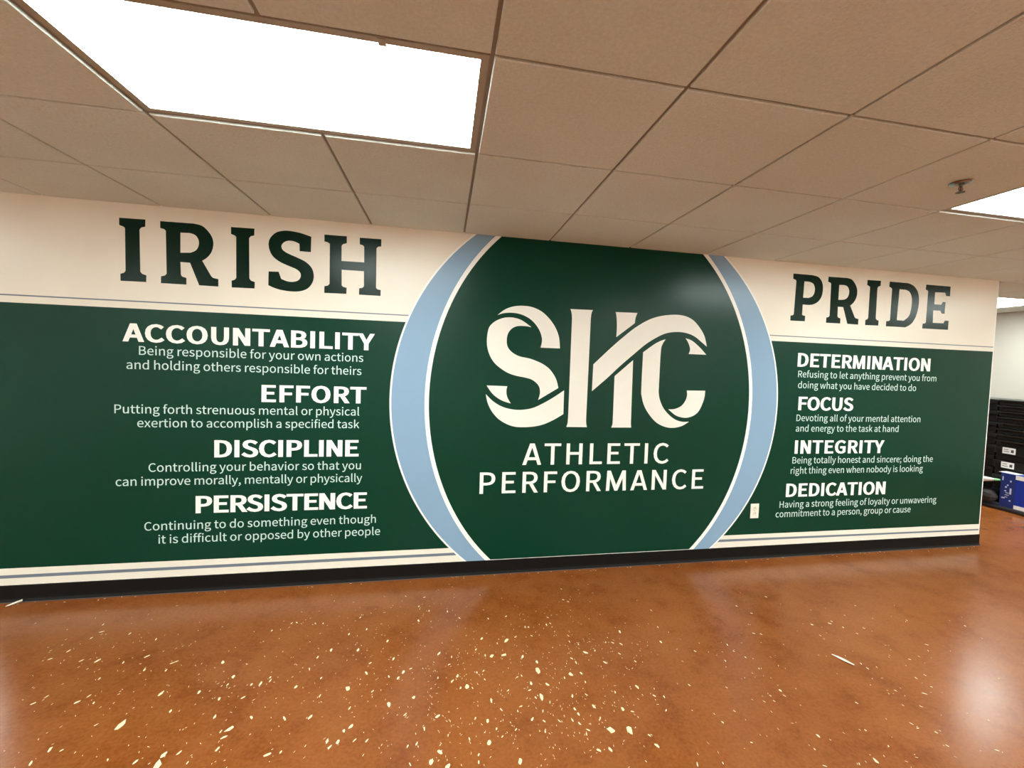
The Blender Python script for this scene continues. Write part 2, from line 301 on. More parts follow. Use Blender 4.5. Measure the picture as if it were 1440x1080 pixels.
def flat_mesh(name, contours, y_front, thick=0.0004):
    """filled outlines in the wall plane (x, z), extruded by the film's thickness"""
    cu = bpy.data.curves.new(name, 'CURVE')
    cu.dimensions = '2D'
    cu.fill_mode = 'BOTH'
    cu.extrude = thick / 2
    for c in contours:
        sp = cu.splines.new('POLY')
        sp.points.add(len(c) - 1)
        for p, (x, z) in zip(sp.points, c):
            p.co = (x, z, 0, 1)
        sp.use_cyclic_u = True
    o = bpy.data.objects.new(name, cu)
    me = bpy.data.meshes.new_from_object(o)
    bpy.data.objects.remove(o)
    bpy.data.curves.remove(cu)
    me.name = name
    for v in me.vertices:                       # (x, z, t) -> (x, y, z)
        x, z, t = v.co
        v.co = (x, y_front + thick / 2 - t, z)
    me.flip_normals() if False else None
    return me


def smooth_contour(pts, sub=4):
    """pts: (x, z, corner) -> Catmull-Rom through runs between corners"""
    n = len(pts)
    out = []
    for i in range(n):
        p0, p1, p2, p3 = pts[i - 1], pts[i], pts[(i + 1) % n], pts[(i + 2) % n]
        out.append((p1[0], p1[1]))
        if p1[2] and p2[2]:
            continue
        a = p1 if p1[2] else p0
        d = p2 if p2[2] else p3
        for k in range(1, sub):
            t = k / sub
            q = []
            for j in (0, 1):
                q.append(0.5 * (2 * p1[j] + (p2[j] - a[j]) * t + (2 * a[j] - 5 * p1[j] + 4 * p2[j] - d[j]) * t * t
                                + (3 * p1[j] - a[j] - 3 * p2[j] + d[j]) * t ** 3))
            out.append(tuple(q))
    return out


def parse_outline(s):
    out = []
    for c in s.split('|'):
        pts = []
        for t in c.split():
            k = t.endswith('c')
            x, z = t.rstrip('c').split(',')
            pts.append((float(x) / 1000, float(z) / 1000, k))
        out.append(pts)
    return out


GL = {}
for ln in GLYPHS.strip('\n').split('\n'):
    ch, rest = ln[0], ln[2:]
    parts = rest.split('|')
    GL[ch] = (int(parts[0]) / 1000, [[tuple(int(v) / 1000 for v in p.split(',')) for p in c.split()] for c in parts[1:]])


def area(c):
    return sum(c[i - 1][0] * c[i][1] - c[i][0] * c[i - 1][1] for i in range(len(c))) / 2


def embolden(cs, dx, dy):
    """grow a glyph's outlines; dx sideways, dy up and down"""
    if dx <= 0:
        return cs
    s = 1 if area(max(cs, key=lambda c: abs(area(c)))) > 0 else -1
    out = []
    for c in cs:
        n = len(c)
        r = []
        q = [(x / dx, z / dy) for x, z in c]
        for i in range(n):
            a, b, d = q[i - 1], q[i], q[(i + 1) % n]
            e1 = Vector((b[0] - a[0], b[1] - a[1])).normalized()
            e2 = Vector((d[0] - b[0], d[1] - b[1])).normalized()
            n1 = Vector((e1.y, -e1.x)) * s
            n2 = Vector((e2.y, -e2.x)) * s
            k = n1 + n2
            den = 1 + n1.dot(n2)
            k = k / max(den, 0.35)
            r.append(((b[0] + k.x) * dx, (b[1] + k.y) * dy))
        out.append(r)
    return out


def drawn(ch, s, hb):
    """A, M and N drawn for a stem width s and bar height hb"""
    if ch == 'A':
        W, a, t, c0 = 0.64 + 1.5 * s, 0.04 + 1.05 * s, 1.02 * s, 0.22
        m = W / 2 - a / 2
        c1 = c0 + hb
        top = (W / 2 - t) / m
        return W, [[(0, 0), (m, 1), (W - m, 1), (W, 0), (W - t, 0), (W - t - m * c0, c0), (t + m * c0, c0), (t, 0)],
                   [(t + m * c1, c1), (W - t - m * c1, c1), (W / 2, top)]]
    if ch == 'M':
        W, p, q, b, y1 = 0.90 + 0.85 * s, 1.05 * s, 0.20 + 0.50 * s, 0.045 + .20 * s, 0.74 - 0.75 * s
        e = .04
        return W, [[(0, 0), (e, 1), (e + p, 1), (W / 2, q), (W - e - p, 1), (W - e, 1), (W, 0), (W - s, 0),
                    (W - s - e * .7, y1), (W / 2 + b, 0), (W / 2 - b, 0), (s + e * .7, y1), (s, 0)]]
    W, p = 0.62 + 1.05 * s, 1.08 * s
    return W, [[(0, 0), (0, 1), (p, 1), (W - s, 1 - (W - s - p) / (W - p)), (W - s, 1), (W, 1), (W, 0), (W - p, 0), (s, 1 - s / (W - p)), (s, 0)]]


def line_contours(text, x0, x1, z, cap, dx=0.0, dy=0.0, sx=1.0):
    """one line of lettering whose ink runs from x0 to x1 on baseline z"""
    space = 0.29
    pos, pen = [], 0.0
    GG = dict(GL)
    if dx > .01:
        for ch in 'AMN':
            W, cs = drawn(ch, .128 * sx + 2 * dx, .115 + 2 * dy)
            k = .012 if ch == 'A' else .12
            # stored before widening, so undo it here
            GG[ch] = ((W + 2 * k - 2 * dx) / sx, [[((x + k - dx) / sx, y) for x, y in c] for c in cs])
    for ch in text:
        pos.append(pen)
        pen += space if ch == ' ' else GG[ch][0] * sx
    ink0 = min(p[0] for c in GG[text[0]][1] for p in c) * sx - dx
    ink1 = pos[-1] + max(p[0] for c in GG[text[-1]][1] for p in c) * sx + dx
    track = ((x1 - x0) / cap - (ink1 - ink0)) / (len(text) - 1)
    sy = 1 / (1 + 2 * dy)
    out = []
    for i, ch in enumerate(text):
        if ch == ' ':
            continue
        gx = pos[i] + track * i - ink0
        if dx > .01 and ch in 'AMN':
            out.append([[(x0 + (gx + x * sx) * cap, z + y * cap) for x, y in c] for c in GG[ch][1]])
            continue
        cs = embolden([[(x * sx, y) for x, y in c] for c in GL[ch][1]], dx, dy)
        out.append([[(x0 + (gx + x) * cap, z + (y + dy) * sy * cap) for x, y in c] for c in cs])
    return out


# ---------------------------------------------------------------- materials
M_paint = Mat('wall_paint', srgb(228, 226, 218), 0.55)
_v = M_paint.world_coords()
M_paint.color(M_paint.mix(M_paint.noise(_v, 2.0, 3), srgb(236, 236, 232), srgb(246, 246, 242)))
M_paint.bump(M_paint.noise(_v, 220, 2), 0.15, 0.002)
M_paint = M_paint.m

M_film = vinyl('white_vinyl', (236, 230, 216), 0.28)
M_green = vinyl('green_vinyl', (0, 54, 38), 0.25)
M_dark = vinyl('dark_green_vinyl', (0, 34, 22), 0.25)
M_blue = vinyl('light_blue_vinyl', (134, 164, 190), 0.28)
M_slate = vinyl('slate_blue_vinyl', (112, 122, 134), 0.4)
M_white = vinyl('white_lettering_vinyl', (248, 248, 242), 0.28)
M_mono = vinyl('ivory_lettering_vinyl', (238, 236, 226), 0.28)
M_pale = vinyl('pale_lettering_vinyl', (196, 222, 216), 0.28)

Mt = Mat('ceiling_tile_board', srgb(196, 180, 158), 0.92, 0, 0.2)
_v = Mt.world_coords()
n1 = Mt.noise(_v, 90, 4, 0.7)
n2 = Mt.noise(_v, 1.1, 3)
c = Mt.mix(n1, srgb(204, 216, 212), srgb(242, 252, 247))
c = Mt.mix(Mt.ramp(n2, [(0.35, (0.90, 0.88, 0.84)), (0.65, (1, 1, 1))]), c, c, 'MIX')
c = Mt.mix(1.0, c, Mt.ramp(n2, [(0.35, (0.92, 0.90, 0.87)), (0.65, (1, 1, 1))]), 'MULTIPLY')
stain = Mt.ramp(Mt.noise(Mt.world_coords((1.0, 2.2, 1)), 9, 4, 0.7), [(0.70, (1, 1, 1)), (0.78, (0.72, 0.66, 0.58))])
c = Mt.mix(1.0, c, stain, 'MULTIPLY')
Mt.color(c)
Mt.bump(Mt.noise(_v, 130, 4, 0.75), 0.8, 0.005)
M_tile = Mt.m
M_tee = plain('ceiling_grid_enamel', (150, 144, 132), 0.5, 0, 0.3)
M_fix = plain('light_frame_enamel', (170, 164, 146), 0.4, 0, 0.5)

Ml = Mat('light_lens', (1, 1, 1, 1), 0.4)
Ml.b.inputs['Emission Color'].default_value = (0.88, 1.0, 0.98, 1)
Ml.b.inputs['Emission Strength'].default_value = LAMP_POWER
M_lens = Ml.m

Mf = Mat('stained_concrete', srgb(140, 78, 32), 0.25, 0, 0.36)
v = Mf.world_coords()
na = Mf.noise(v, 1.2, 7, 0.62, 0.3)
nb = Mf.noise(v, 5.0, 7, 0.68, 0.25)
nc = Mf.noise(v, 70, 3, 0.6)
base = Mf.ramp(na, [(0.30, srgb(122, 61, 18)), (0.48, srgb(134, 71, 27)), (0.62, srgb(144, 81, 36)), (0.80, srgb(153, 93, 49))])
base = Mf.mix(Mf.ramp(nb, [(0.4, (0, 0, 0)), (0.75, (0.65, 0.65, 0.65))]), base, srgb(152, 92, 45))
base = Mf.mix(Mf.ramp(nb, [(0.26, (0.55, 0.55, 0.55)), (0.46, (0, 0, 0))]), base, srgb(103, 49, 13))
base = Mf.mix(0.18, base, Mf.ramp(nc, [(0.3, srgb(90, 39, 9)), (0.7, srgb(178, 113, 63))]))
vs = Mf.world_coords((30, 1.4, 1))
scr = Mf.ramp(Mf.noise(vs, 3.0, 3, 0.6, 0.1), [(0.66, (0, 0, 0)), (0.80, (0.16, 0.16, 0.16))])
base = Mf.mix(scr, base, srgb(178, 117, 69))
Mf.color(base)
Mf.rough(na, 0.21, 0.268)
Mf.bump(Mf.noise(v, 9, 3, 0.5), 0.05, 0.02)
M_floor = Mf.m
M_chip = plain('bare_cement', (236, 220, 176), 0.6, 0, 0.3, 0.04, 60)
M_basev = plain('black_vinyl_base', (14, 10, 8), 0.6, 0, 0.2, 0.2, 6)
M_caulk = plain('grey_caulk', (96, 84, 80), 0.6)
M_chrome = plain('chrome', (150, 140, 130), 0.25, 1.0)
M_plastic_w = plain('white_plastic', (238, 232, 218), 0.35)
M_slot = plain('dark_slot', (30, 26, 24), 0.6)
M_black = plain('black_plastic', (10, 10, 10), 0.35, 0, 0.4, 0.2)
M_black2 = plain('black_plastic_lid', (17, 17, 17), 0.28, 0, 0.5, 0.2)
M_bag = plain('black_nylon', (42, 36, 38), 0.6, 0, 0.4, 0.25, 30)
M_royal = plain('royal_blue_board', (12, 52, 158), 0.35, 0, 0.5)
M_navy = plain('navy_blue_board', (20, 48, 118), 0.35, 0, 0.5)
M_tape = plain('white_board', (238, 236, 232), 0.4)
M_ink = plain('grey_print', (70, 70, 72), 0.5)
M_mint = plain('mint_plastic', (150, 225, 160), 0.35)
M_paper = plain('paper_scrap', (232, 224, 206), 0.6)

# ---------------------------------------------------------------- the setting
X0, X1, Y0, Y1 = -6.10, 7.22, -6.75, 5.10
PX0, PX1, PT = -2.705, 4.762, 0.15     # the partition that carries the mural


def struct(name, me, mat, **k):
    return link(name, me, mat, kind='structure', **k)


floor = struct('floor', box_mesh('floor', X0 - .1, X1 + .1, Y0 - .1, Y1 + .1, -0.1, 0), M_floor)
wall_back = struct('wall_back', box_mesh('wall_back', PX0, PX1, WALL_Y + 0.001, WALL_Y + PT, 0, H + 0.08), M_paint)
wall_right = struct('wall_right', box_mesh('wall_right', X1, X1 + .1, Y0 - .1, Y1 + .1, 0, H + .08), plain('beige_wall_paint', (188, 180, 168), 0.6, 0, 0.3, 0.02, 2))
struct('wall_left', box_mesh('wall_left', X0 - .1, X0, Y0 - .1, Y1 + .1, 0, H + .08), M_paint)
struct('wall_front', box_mesh('wall_front', X0, X1, Y0 - .1, Y0, 0, H + .08), M_paint)
struct('wall_rear', box_mesh('wall_rear', X0, X1, Y1, Y1 + .1, 0, H + .08), M_paint)


def base_profile(name, length):
    """vinyl cove base: flat back, rounded top, toe; runs along x, face towards -y"""
    prof = [(0, 0), (-0.016, 0), (-0.0155, 0.003), (-0.009, 0.008), (-0.005, 0.016), (-0.004, 0.03),
            (-0.004, 0.094), (-0.0025, 0.0985), (0, 0.0995)]
    bm = bmesh.new()
    a = [bm.verts.new((0, y, z)) for y, z in prof]
    b = [bm.verts.new((length, y, z)) for y, z in prof]
    for i in range(len(prof)):
        j = (i + 1) % len(prof)
        bm.faces.new((a[i], a[j], b[j], b[i]))
    bm.faces.new(a)
    bm.faces.new(b[::-1])
    return bm_mesh(name, bm)


bb = struct('baseboard_back', base_profile('baseboard_back', PX1 - PX0 + 0.004), M_basev, loc=(PX0, WALL_Y + 0.001, 0))
link('caulk_line', box_mesh('caulk_line', 0, PX1 - PX0 + 0.004, -0.0215, -0.0155, 0.0004, 0.0022), M_caulk, parent=bb)
struct('baseboard_right', base_profile('baseboard_right', Y1 - Y0), M_basev, loc=(X1, Y1, 0), rot=(0, 0, -math.pi / 2))

# ceiling: deck, tees and tiles
ceiling = struct('ceiling', box_mesh('ceiling', X0, X1, Y0, Y1, H + 0.03, H + 0.08), M_tee)
FIX = []                                # (x0, y0) of every 4 x 2 ft light
for yy in (1.2192, -1.2192, -3.6576, -6.096):
    for xx in (-4.8768, -1.2192, 2.4384, 5.4864):
        if yy > 0 and -3 < xx < 5:
            continue
        FIX.append((xx, 2.4384 if yy > 0 and xx < 0 else yy))
FIX += [(5.4864, 3.6576)]
i0, i1 = math.floor(X0 / T), math.ceil(X1 / T)
j0, j1 = math.floor(Y0 / T), math.ceil(Y1 / T)
for i in range(i0 + 1, i1):
    link('ceiling_tee', box_mesh('ceiling_tee', i * T - .012, i * T + .012, Y0, Y1, H + .010, H + .03), M_tee, parent=ceiling)
for j in range(j0 + 1, j1):
    link('ceiling_tee', box_mesh('ceiling_tee', X0, X1, j * T - .012, j * T + .012, H + .0102, H + .0298), M_tee, parent=ceiling)


def taken(i, j):
    for fx, fy in FIX:
        if abs(fy - j * T) < .01 and -0.01 < i * T - fx < T + .01:
            return True
    return False


def tile_mesh(name, bm=None, ox=0, oy=0, x0=.0065, x1=T - .0065, y0=.0065, y1=T - .0065):
    own = bm is None
    if own:
        bm = bmesh.new()
    b = 0.0030
    lo = [bm.verts.new((ox + x, oy + y, H)) for x, y in ((x0 + b, y0 + b), (x1 - b, y0 + b), (x1 - b, y1 - b), (x0 + b, y1 - b))]
    mi = [bm.verts.new((ox + x, oy + y, H + b)) for x, y in ((x0, y0), (x1, y0), (x1, y1), (x0, y1))]
    hi = [bm.verts.new((ox + x, oy + y, H + .0098)) for x, y in ((x0, y0), (x1, y0), (x1, y1), (x0, y1))]
    bm.faces.new(lo)
    bm.faces.new(hi)
    for p, q in ((lo, mi), (mi, hi)):
        for k in range(4):
            bm.faces.new((p[k], p[(k + 1) % 4], q[(k + 1) % 4], q[k]))
    return bm_mesh(name, bm) if own else None


full = tile_mesh('ceiling_tile')
edge = tile_mesh('ceiling_tile_cut', y1=WALL_Y - .0015)       # the row scribed to the mural wall
full.materials.append(M_tile)
edge.materials.append(M_tile)
rest = bmesh.new()
for i in range(i0, i1):
    for j in range(j0, j1):
        if taken(i, j):
            continue
        xa, xb = max(i * T, X0), min((i + 1) * T, X1)
        ya, yb = max(j * T, Y0), min((j + 1) * T, Y1)
        over = j == 0 and xb > PX0 and i * T < PX1
        near = -3 <= j <= 3 and -6 <= i <= 10 and not (j > 0 and i < 7)
        if i == 7 and j in (0, 1):      # beside the end of the partition
            if j == 0:
                link('ceiling_tile', tile_mesh('ceiling_tile', x0=.0065 if False else PX1 + .002 - i * T, y0=WALL_Y - .004), M_tile, parent=ceiling, loc=(i * T, 0, 0))
                link('ceiling_tile', tile_mesh('ceiling_tile', y1=WALL_Y - .0055), M_tile, parent=ceiling, loc=(i * T, 0, 0))
                continue
            link('ceiling_tile', tile_mesh('ceiling_tile', y0=WALL_Y + PT - T + .002), M_tile, parent=ceiling, loc=(i * T, j * T, 0))
            continue
        if over:
            if near:
                link('ceiling_tile', edge, parent=ceiling, loc=(i * T, j * T, 0))
            else:
                tile_mesh('', rest, i * T, j * T, y1=WALL_Y - .002)
        elif near and xb - xa > T - .001 and yb - ya > T - .001:
            link('ceiling_tile', full, parent=ceiling, loc=(i * T, j * T, R.uniform(-.0006, .0)))
        else:
            a = dict(x0=xa - i * T + .0065, x1=xb - i * T - .0065, y0=ya - j * T + .0065, y1=yb - j * T - .0065)
            if j == 1 and PX0 < i * T < PX1:
                a['y0'] = WALL_Y + PT - T + .002
            if near:
                link('ceiling_tile', tile_mesh('ceiling_tile', **a), M_tile, parent=ceiling, loc=(i * T, j * T, 0))
            else:
                tile_mesh('', rest, i * T, j * T, **a)
link('ceiling_tile_field', bm_mesh('ceiling_tile_field', rest), M_tile, parent=ceiling, kind='stuff')


# ---------------------------------------------------------------- ceiling lights
def make_light():
    w, d, g, f = 2 * T, T, .0075, .024
    bm = bmesh.new()
    for a in ((g, w - g, g, g + f), (g, w - g, d - g - f, d - g), (g, g + f, g + f, d - g - f), (w - g - f, w - g, g + f, d - g - f)):
        add_box(bm, *a, H + .0055, H + .0098)
    fm = bm_mesh('frame', bm)
    bm = bmesh.new()
    add_box(bm, g + f, w - g - f, g + f, d - g - f, H + .0075, H + .0095)
    lm = bm_mesh('diffuser', bm)
    bm = bmesh.new()
    add_box(bm, w * .74, w * .74 + .022, g + .002, g + f + .006, H + .0025, H + .0054)
    km = bm_mesh('latch', bm)
    return fm, lm, km


fm, lm, km = make_light()
names = {
    (-1.2192, -1.2192): 'large glowing white ceiling light panel above the word IRISH, nearest the camera',
    (2.4384, -1.2192): 'glowing ceiling light panel beside the sprinkler at the right edge',
    (5.4864, 1.2192): 'small distant ceiling light above the black cases past the end of the mural wall',
}
for fx, fy in FIX:
    lab = names.get((fx, fy))
    if not lab:
        row = {3.6576: 'farthest row beyond the mural wall', 1.2192: 'first row beyond the mural wall', 2.4384: 'space behind the left end of the mural wall', -1.2192: 'row nearest the mural',
               -3.6576: 'row just behind the camera', -6.096: 'row farthest behind the camera'}[fy]
        lab = 'ceiling light panel in the %s, %s' % (row, {-4.8768: 'far left', -1.2192: 'left of centre', 2.4384: 'right of centre', 5.4864: 'far right'}[fx])
    o = empty('ceiling_light', lab, 'ceiling light', (fx, fy, 0), 0, 'ceiling light panels')
    link('frame', fm, M_fix, parent=o, label='thin grey metal frame')
    link('diffuser', lm, M_lens, parent=o, label='glowing white diffuser')
    link('latch', km, M_fix, parent=o)

# ---------------------------------------------------------------- sprinkler
sp = empty('fire_sprinkler', 'small metal fire sprinkler hanging from the ceiling at upper right', 'sprinkler', (2.138, -0.913, H))
bm = bmesh.new()
lathe(bm, [(0.012, -.001), (0.020, -.008), (0.036, -.007), (0.042, -.002), (0.040, 0.0)], 28)
link('escutcheon', bm_mesh('escutcheon', bm), M_chrome, parent=sp, rot=(0, RAD(-4), 0), loc=(0, 0, -.001))
bm = bmesh.new()
lathe(bm, [(0, 0), (0.009, 0), (0.009, -.012), (0.0065, -.013), (0.0065, -.02), (0, -.02)], 12)
link('sprinkler_body', bm_mesh('sprinkler_body', bm), M_chrome, parent=sp)
for s in (-1, 1):
    bm = bmesh.new()
    for a, b in (((s * .006, -.018), (s * .011, -.030)), ((s * .011, -.030), (s * .002, -.042))):
        x, z = a
        x2, z2 = b
        vs_ = [bm.verts.new(p) for p in ((x - .0015, -.002, z), (x + .0015, -.002, z), (x2 + .0015, -.002, z2), (x2 - .0015, -.002, z2),
                                         (x - .0015, .002, z), (x + .0015, .002, z), (x2 + .0015, .002, z2), (x2 - .0015, .002, z2))]
        for f in ((0, 3, 2, 1), (4, 5, 6, 7), (0, 1, 5, 4), (1, 2, 6, 5), (2, 3, 7, 6), (3, 0, 4, 7)):
            bm.faces.new([vs_[k] for k in f])
    link('frame_arm', bm_mesh('frame_arm', bm), M_chrome, parent=sp)
bm = bmesh.new()
lathe(bm, [(0, -.018), (.0025, -.018), (.0025, -.040), (0, -.040)], 8)
link('glass_bulb', bm_mesh('glass_bulb', bm), plain('red_bulb', (120, 30, 24), 0.2), parent=sp)
bm = bmesh.new()
lathe(bm, [(0, -.042), (.006, -.042), (.017, -.0435), (.017, -.0455), (0, -.0455)], 16)
link('deflector', bm_mesh('deflector', bm), M_chrome, parent=sp)

# ---------------------------------------------------------------- the mural
mural = empty('wall_mural', 'green and white vinyl school mural with blue ring covering the whole wall', 'mural', (0, WALL_Y, 0))
BB, TOP = 0.0995, H + 0.006
MX0, MX1 = PX0 + 0.004, 4.749
CX, CZ = 1.042, 1.2545


def mpart(name, cs, layer, mat, label=None, parent=None):
    me = flat_mesh(name, cs, -0.0006 - 0.0006 * layer, 0.0005)
    return link(name, me, mat, parent=parent or mural, label=label)


def rect(a, b, c, d):
    return [(a, c), (b, c), (b, d), (a, d)]


def clipped_ellipse(cx, cz, rx, rz, z0, z1, n=160):
    pts = []
    for k in range(n):
        t = 2 * math.pi * k / n
        x, z = cx + rx * math.cos(t), cz + rz * math.sin(t)
        if z0 < z < z1:
            pts.append((t, x, z))
    out = [(x, z) for t, x, z in pts]
    for zz in (z0, z1):
        k = (zz - cz) / rz
        if abs(k) < 1:
            hw = rx * math.sqrt(1 - k * k)
            out += [(cx - hw, zz), (cx + hw, zz)]
    out.sort(key=lambda p: math.atan2((p[1] - cz) / rz, (p[0] - cx) / rx))
    return out


def wave_side(cx, cz, r, z0, z1, side, n=60):
    return [(cx + side * math.sqrt(r * r - (z - cz) ** 2), z) for z in (z0 + (z1 - z0) * k / n for k in range(n + 1))]


RO = 1.514
mpart('background_film', [rect(MX0, MX1, BB + .0005, TOP)], 0, M_film, 'cream white background')
left = wave_side(CX, CZ, RO, 0.2025, 1.7835, -1)
right = wave_side(CX, CZ, RO, 0.1995, 1.7775, 1)
mpart('color_field', [[(MX0, 0.2035), *left, (MX0, 1.785)]], 1, M_green, 'dark green field on the left')
mpart('color_field', [[(MX1, 0.1955), *right[::1], (MX1, 1.7770)]], 1, M_green, 'dark green field on the right')


def stripe(z0a, z1a, z0b, z1b, side, label):
    e0 = CX + side * math.sqrt(RO ** 2 - (z0b - CZ) ** 2)
    e1 = CX + side * math.sqrt(RO ** 2 - (z1b - CZ) ** 2)
    xo = MX0 if side < 0 else MX1
    mpart('pinstripe', [[(xo, z0a), (e0, z0b), (e1, z1b), (xo, z1a)]], 1, M_slate, label)


stripe(1.8245, 1.8325, 1.8255, 1.8325, -1, 'thin grey-blue line under IRISH')
stripe(1.8145, 1.8215, 1.8180, 1.8250, 1, 'thin grey-blue line under PRIDE')
stripe(0.143, 0.162, 0.148, 0.167, -1, 'grey-blue line low on the left')
stripe(0.137, 0.150, 0.148, 0.167, 1, 'grey-blue line low on the right')
ring = mpart('ring_border', [clipped_ellipse(CX, CZ, RO, RO, BB + .0005, TOP)], 2, M_white, 'thin white outline of the ring')
mpart('ring', [clipped_ellipse(CX, CZ, 1.502, 1.502, BB + .0008, TOP)], 3, M_blue, 'broad light blue ring')
mpart('disc_border', [clipped_ellipse(CX - .002, CZ, 1.279, 1.512, BB + .0010, TOP)], 4, M_white, 'white inner outline of the ring')
mpart('disc', [clipped_ellipse(CX - .002, CZ, 1.250, 1.482, BB + .0045, TOP)], 5, M_green, 'large dark green disc')


# slab-serif title words
def slab(ch):
    return [smooth_contour(c) for c in parse_outline(SLAB[ch])]


def word(text, spans, label):
    wd = None
    allc = []
    first = True
    root = bpy.data.objects.new('title_word', None)
    COL.objects.link(root)
    root.parent = mural
    root['label'] = label
    for ch, (a, b) in zip(text, spans):
        cs = slab(ch)
        xs = [p[0] for p in cs[0]]
        zs = [p[1] for c in cs for p in c]
        s = (b - a) / (max(xs) - min(xs))
        z0, z1 = min(zs), max(zs)
        ta, tb = (1.944, 2.330) if ch == 'S' else (1.9475, 2.3255)
        cs = [[(a + (x - min(xs)) * s, ta + (z - z0) / (z1 - z0) * (tb - ta)) for x, z in c] for c in cs]
        mpart('letter', cs, 1, M_dark, 'dark green slab-serif letter ' + ch, root)


word('IRISH', [(-2.0545, -1.9125), (-1.8380, -1.5183), (-1.4485, -1.3105), (-1.2323, -0.9614), (-0.9006, -0.5431)],
     'dark green word IRISH')
word('PRIDE', [(2.6266, 2.9170), (2.9627, 3.2822), (3.3470, 3.4870), (3.5640, 3.8911), (3.9450, 4.2249)], 'dark green word PRIDE')

# interlaced monogram
mono = bpy.data.objects.new('monogram', None)
COL.objects.link(mono)
mono.parent = mural
mono['label'] = 'interlaced ivory monogram SHC on the green disc'
for ln in MONOGRAM.strip().split('\n'):
    mpart('monogram_stroke', [smooth_contour(parse_outline(ln)[0], 5)], 6, M_mono, None, mono)


def text_word(text, x0, x1, z, cap, dx, dy, mat, layer, name, label, sx=1.0, split=False):
    ls = line_contours(text, x0, x1, z, cap, dx, dy, sx)
    if name == 'caption':
        root = bpy.data.objects.new(name, None)
        COL.objects.link(root)
        root.parent = mural
        root['label'] = label
        k = 0
        for w in text.split():
            mpart('word', [c for cs in ls[k:k + len(w)] for c in cs], layer, mat, None, root)
            k += len(w)
    elif split:
        root = bpy.data.objects.new(name, None)
        COL.objects.link(root)
        root.parent = mural
        root['label'] = label
        for cs in ls:
            mpart('letter', cs, layer, mat, None, root)
    else:
        mpart(name, [c for cs in ls for c in cs], layer, mat, label)


text_word('ATHLETIC', 0.459, 1.614, 0.793, 0.157, 0.019, 0.010, M_white, 6, 'disc_word', 'white word ATHLETIC under the monogram', 1.04, True)
text_word('PERFORMANCE', 0.158, 1.923, 0.588, 0.154, 0.019, 0.010, M_white, 6, 'disc_word', 'white word PERFORMANCE under ATHLETIC', 1.04, True)

HEAD = [('ACCOUNTABILITY', -2.047, -0.577, 1.5825), ('EFFORT', -1.266, -0.622, 1.2235), ('DISCIPLINE', -1.538, -0.665, 0.8640),
        ('PERSISTENCE', -1.643, -0.605, 0.5055), ('DETERMINATION', 2.720, 4.068, 1.5785), ('FOCUS', 2.751, 3.288, 1.2210),
        ('INTEGRITY', 2.742, 3.632, 0.8600), ('DEDICATION', 2.684, 3.684, 0.4995)]
for t, a, b, z in HEAD:
    text_word(t, a, b, z, 0.111, 0.062, 0.030, M_white, 2, 'heading', 'bold white heading ' + t, 1.10, True)
CAP = [('Being responsible for your own actions', -1.953, -0.646, 1.5035), ('and holding others responsible for theirs', -2.020, -0.656, 1.4150),
       ('Putting forth strenuous mental or physical', -2.085, -0.665, 1.1415), ('exertion to accomplish a specified task', -1.964, -0.664, 1.0560),
       ('Controlling your behavior so that you', -1.904, -0.649, 0.7760), ('can improve morally, mentally or physically', -2.081, -0.639, 0.6900),
       ('Continuing to do something even though', -1.928, -0.545, 0.4040), ('it is difficult or opposed by other people', -1.851, -0.516, 0.3180),
       ('Refusing to let anything prevent you from', 2.732, 4.138, 1.4920), ('doing what you have decided to do', 2.737, 3.927, 1.4030),
       ('Devoting all of your mental attention', 2.741, 3.997, 1.1310), ('and energy to the task at hand', 2.741, 3.771, 1.0445),
       ('Being totally honest and sincere; doing the', 2.727, 4.165, 0.7785), ('right thing even when nobody is looking', 2.717, 4.064, 0.6930),
       ('Having a strong feeling of loyalty or unwavering', 2.631, 4.239, 0.4110), ('commitment to a person, group or cause', 2.599, 3.963, 0.3315)]
for t, a, b, z in CAP:
    text_word(t, a, b, z, 0.0535, 0.004, 0.003, M_pale, 2, 'caption', 'pale caption reading: ' + t, 1.0)

# ---------------------------------------------------------------- outlet
ol = empty('electrical_outlet', 'white duplex electrical outlet low on the mural right of the blue ring', 'outlet', (2.398, WALL_Y - .0012, 0.393))
link('cover_plate', box_mesh('cover_plate', -.038, .038, -.005, 0, -.060, .060), M_plastic_w, parent=ol, bevel=.003)
for s in (-1, 1):
    bm = bmesh.new()
    add_box(bm, -.017, .017, -.0065, -.0048, s * .0215 - .0145, s * .0215 + .0145)
    so = link('socket', bm_mesh('socket', bm), plain('outlet_face', (226, 214, 200), 0.35), parent=ol, bevel=.001)
    for x, h in ((-.0065, .009), (.0065, .007)):
        link('slot', box_mesh('slot', x - .0013, x + .0013, -.0068, -.0064, s * .0215 + .004 - h / 2, s * .0215 + .004 + h / 2), M_slot, parent=so)
bm = bmesh.new()
lathe(bm, [(0, .0008), (.003, .0008), (.0035, 0)], 12)
link('screw', bm_mesh('screw', bm), M_chrome, parent=ol, loc=(0, -.005, 0), rot=(math.pi / 2, 0, 0))


# ---------------------------------------------------------------- floor chips and scraps
def chip(bm, x, y, ln, wd, ang, h):
    n = 7
    ca, sa = math.cos(ang), math.sin(ang)
    top, bot = [], []
    for k in range(n):
        t = 2 * math.pi * k / n + R.uniform(-.25, .25)
        r = R.uniform(.65, 1.1)
        u, w = ln / 2 * r * math.cos(t), wd / 2 * r * math.sin(t)
        px, py = x + u * ca - w * sa, y + u * sa + w * ca
        top.append(bm.verts.new((px, py, h)))
        bot.append(bm.verts.new((px, py, 0.00005)))
    bm.faces.new(top)
    for k in range(n):
        bm.faces.new((bot[k], bot[(k + 1) % n], top[(k + 1) % n], top[k]))


